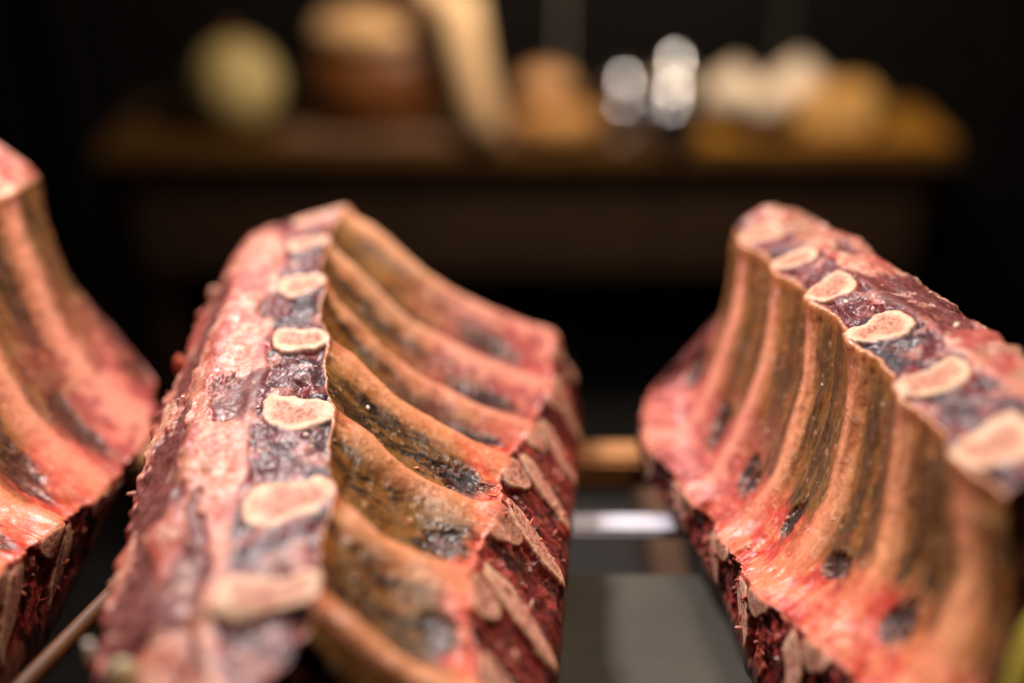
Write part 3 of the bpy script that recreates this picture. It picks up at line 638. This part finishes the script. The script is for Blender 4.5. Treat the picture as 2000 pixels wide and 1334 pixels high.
# steel shaker and glass jar
sh = empty('steel_shaker', (on(1205, 240)[0], yf + 0.06, TZ), 'polished steel shaker left of the bright jar', 'shaker')
pol = simple('polished_steel', (226, 226, 236), 0.16, 1.0, var=0.05, scale=20, bump=0)
lathe('body', [(30 * M, 0.0), (34 * M, 4 * M), (36 * M, 70 * M), (34 * M, 84 * M)], pol, sh, 32)
lathe('dome_lid', [(36 * M, 85 * M), (38 * M, 92 * M), (35 * M, 112 * M), (25 * M, 130 * M), (10 * M, 140 * M), (2 * M, 142 * M)], pol, sh, 32)
jr = empty('glass_jar', (on(1300, 250)[0], yf + 0.05, TZ), 'bright shiny jar with creamy contents in the middle of the sideboard', 'jar')
glass = bpy.data.materials.new('jar_glass'); nt, N_, L_, b_ = nodes(glass); b_.inputs['Base Color'].default_value = (0.95, 0.95, 0.93, 1); b_.inputs['Roughness'].default_value = 0.12; b_.inputs['Transmission Weight'].default_value = 0.85; b_.inputs['IOR'].default_value = 1.45
nz_ = N_.new('ShaderNodeTexNoise'); nz_.inputs['Scale'].default_value = 25; mr_ = N_.new('ShaderNodeMapRange'); mr_.inputs['To Min'].default_value = 0.08; mr_.inputs['To Max'].default_value = 0.2; L_.new(nz_.outputs['Fac'], mr_.inputs['Value']); L_.new(mr_.outputs['Result'], b_.inputs['Roughness'])
lathe('bowl', [(40 * M, 0.0), (58 * M, 8 * M), (66 * M, 36 * M), (64 * M, 70 * M), (52 * M, 96 * M), (40 * M, 106 * M), (40 * M, 118 * M)], pol, jr, 40)
lathe('contents', [(39 * M, 104 * M), (40 * M, 119 * M), (30 * M, 128 * M), (8 * M, 134 * M)], simple('cream', (236, 216, 176), 0.5, scale=30), jr, 24)
lathe('lid', [(30 * M, 135 * M), (33 * M, 140 * M), (30 * M, 152 * M), (12 * M, 165 * M), (10 * M, 172 * M), (2 * M, 174 * M)], pol, jr, 32)
# amber board with dish, garlic, cheese
ab = box('amber_board', (on(1340, 282)[0], yf + 0.008, TZ + 0.001), (on(1862, 282)[0], yb - 0.002, TZ + 0.014), simple('amber_board_wood', (190, 138, 58), 0.45, stretch=(1, 8, 8), scale=10, col2=(164, 104, 30)), None, 0.006)
tag(ab, 'amber wooden board at the right end of the sideboard', 'board'); TA = TZ + 0.015
dx_, dy_ = on(1470, 230)[0], yf + 0.12
ds = empty('dark_dish', (dx_, dy_, TA), 'shallow dark dish holding pale garlic bulbs', 'dish')
lathe('bowl', [(60 * M, 0), (78 * M, 6 * M), (104 * M, 26 * M), (108 * M, 32 * M), (102 * M, 31 * M), (70 * M, 12 * M), (2 * M, 9 * M)], simple('dark_glaze', (54, 38, 30), 0.35, scale=20), ds, 40)
gar = simple('garlic_skin', (244, 224, 200), 0.5, scale=24, stretch=(6, 6, 1), col2=(226, 196, 170))
for (px, zc, sz, lb) in ((1415, 78, 56, 'left pale garlic bulb in the dark dish'), (1472, 58, 40, 'small middle garlic bulb between the two larger bulbs'), (1532, 88, 60, 'right and tallest garlic bulb in the dark dish')):
    g_ = empty('garlic_bulb', (on(px, 235)[0], dy_ - (0.012 if px != 1472 else 0.03), TA + (zc - sz * 0.86) * M), lb, 'garlic', 'garlic bulbs in the dark dish')
    s_ = sz * M
    lathe('bulb', [(0.25 * s_, 0), (0.72 * s_, 0.12 * s_), (0.95 * s_, 0.5 * s_), (0.9 * s_, 0.9 * s_), (0.6 * s_, 1.25 * s_), (0.28 * s_, 1.5 * s_)], gar, g_, 36, (0, 0, 0), lambda a, z: 1 + 0.06 * math.cos(8 * a))
    lathe('neck', [(0.26 * s_, 1.5 * s_), (0.16 * s_, 1.58 * s_), (0.12 * s_, 1.66 * s_)], gar, g_, 12)
cp = on(1620, 272)
ch = box('cheese_block', (on(1545, 272)[0], yf + 0.03, TA), (on(1700, 272)[0], yf + 0.13, TA + 88 * M), simple('yellow_cheese', (240, 190, 118), 0.5, scale=12, col2=(226, 168, 92)), None, 0.012)
tag(ch, 'yellow orange block of cheese on the amber board', 'cheese')
# bottle at the right border
bx_ = ray_z(1000, 667, SHELF_Z)
bp_ = P(2062, 1300, .70); bz = 1.312 - SHELF_Z + 0.004
bt = empty('yellow_bottle', (bp_[0], bp_[1], SHELF_Z - 0.004), 'yellow-green bottle just entering at the right border, low down', 'bottle')
rb_ = 0.0130
lathe('body', [(rb_ * 0.9, 0), (rb_, 0.004), (rb_, bz - 0.03), (rb_ * 0.93, bz - 0.016), (rb_ * 0.7, bz - 0.005), (rb_ * 0.3, bz)], simple('yellow_glaze', (190, 178, 70), 0.35, scale=30), bt, 40)
lathe('cap', [(rb_ * 0.28, bz), (rb_ * 0.28, bz + 0.006), (rb_ * 0.2, bz + 0.007)], wood_tan, bt, 20)
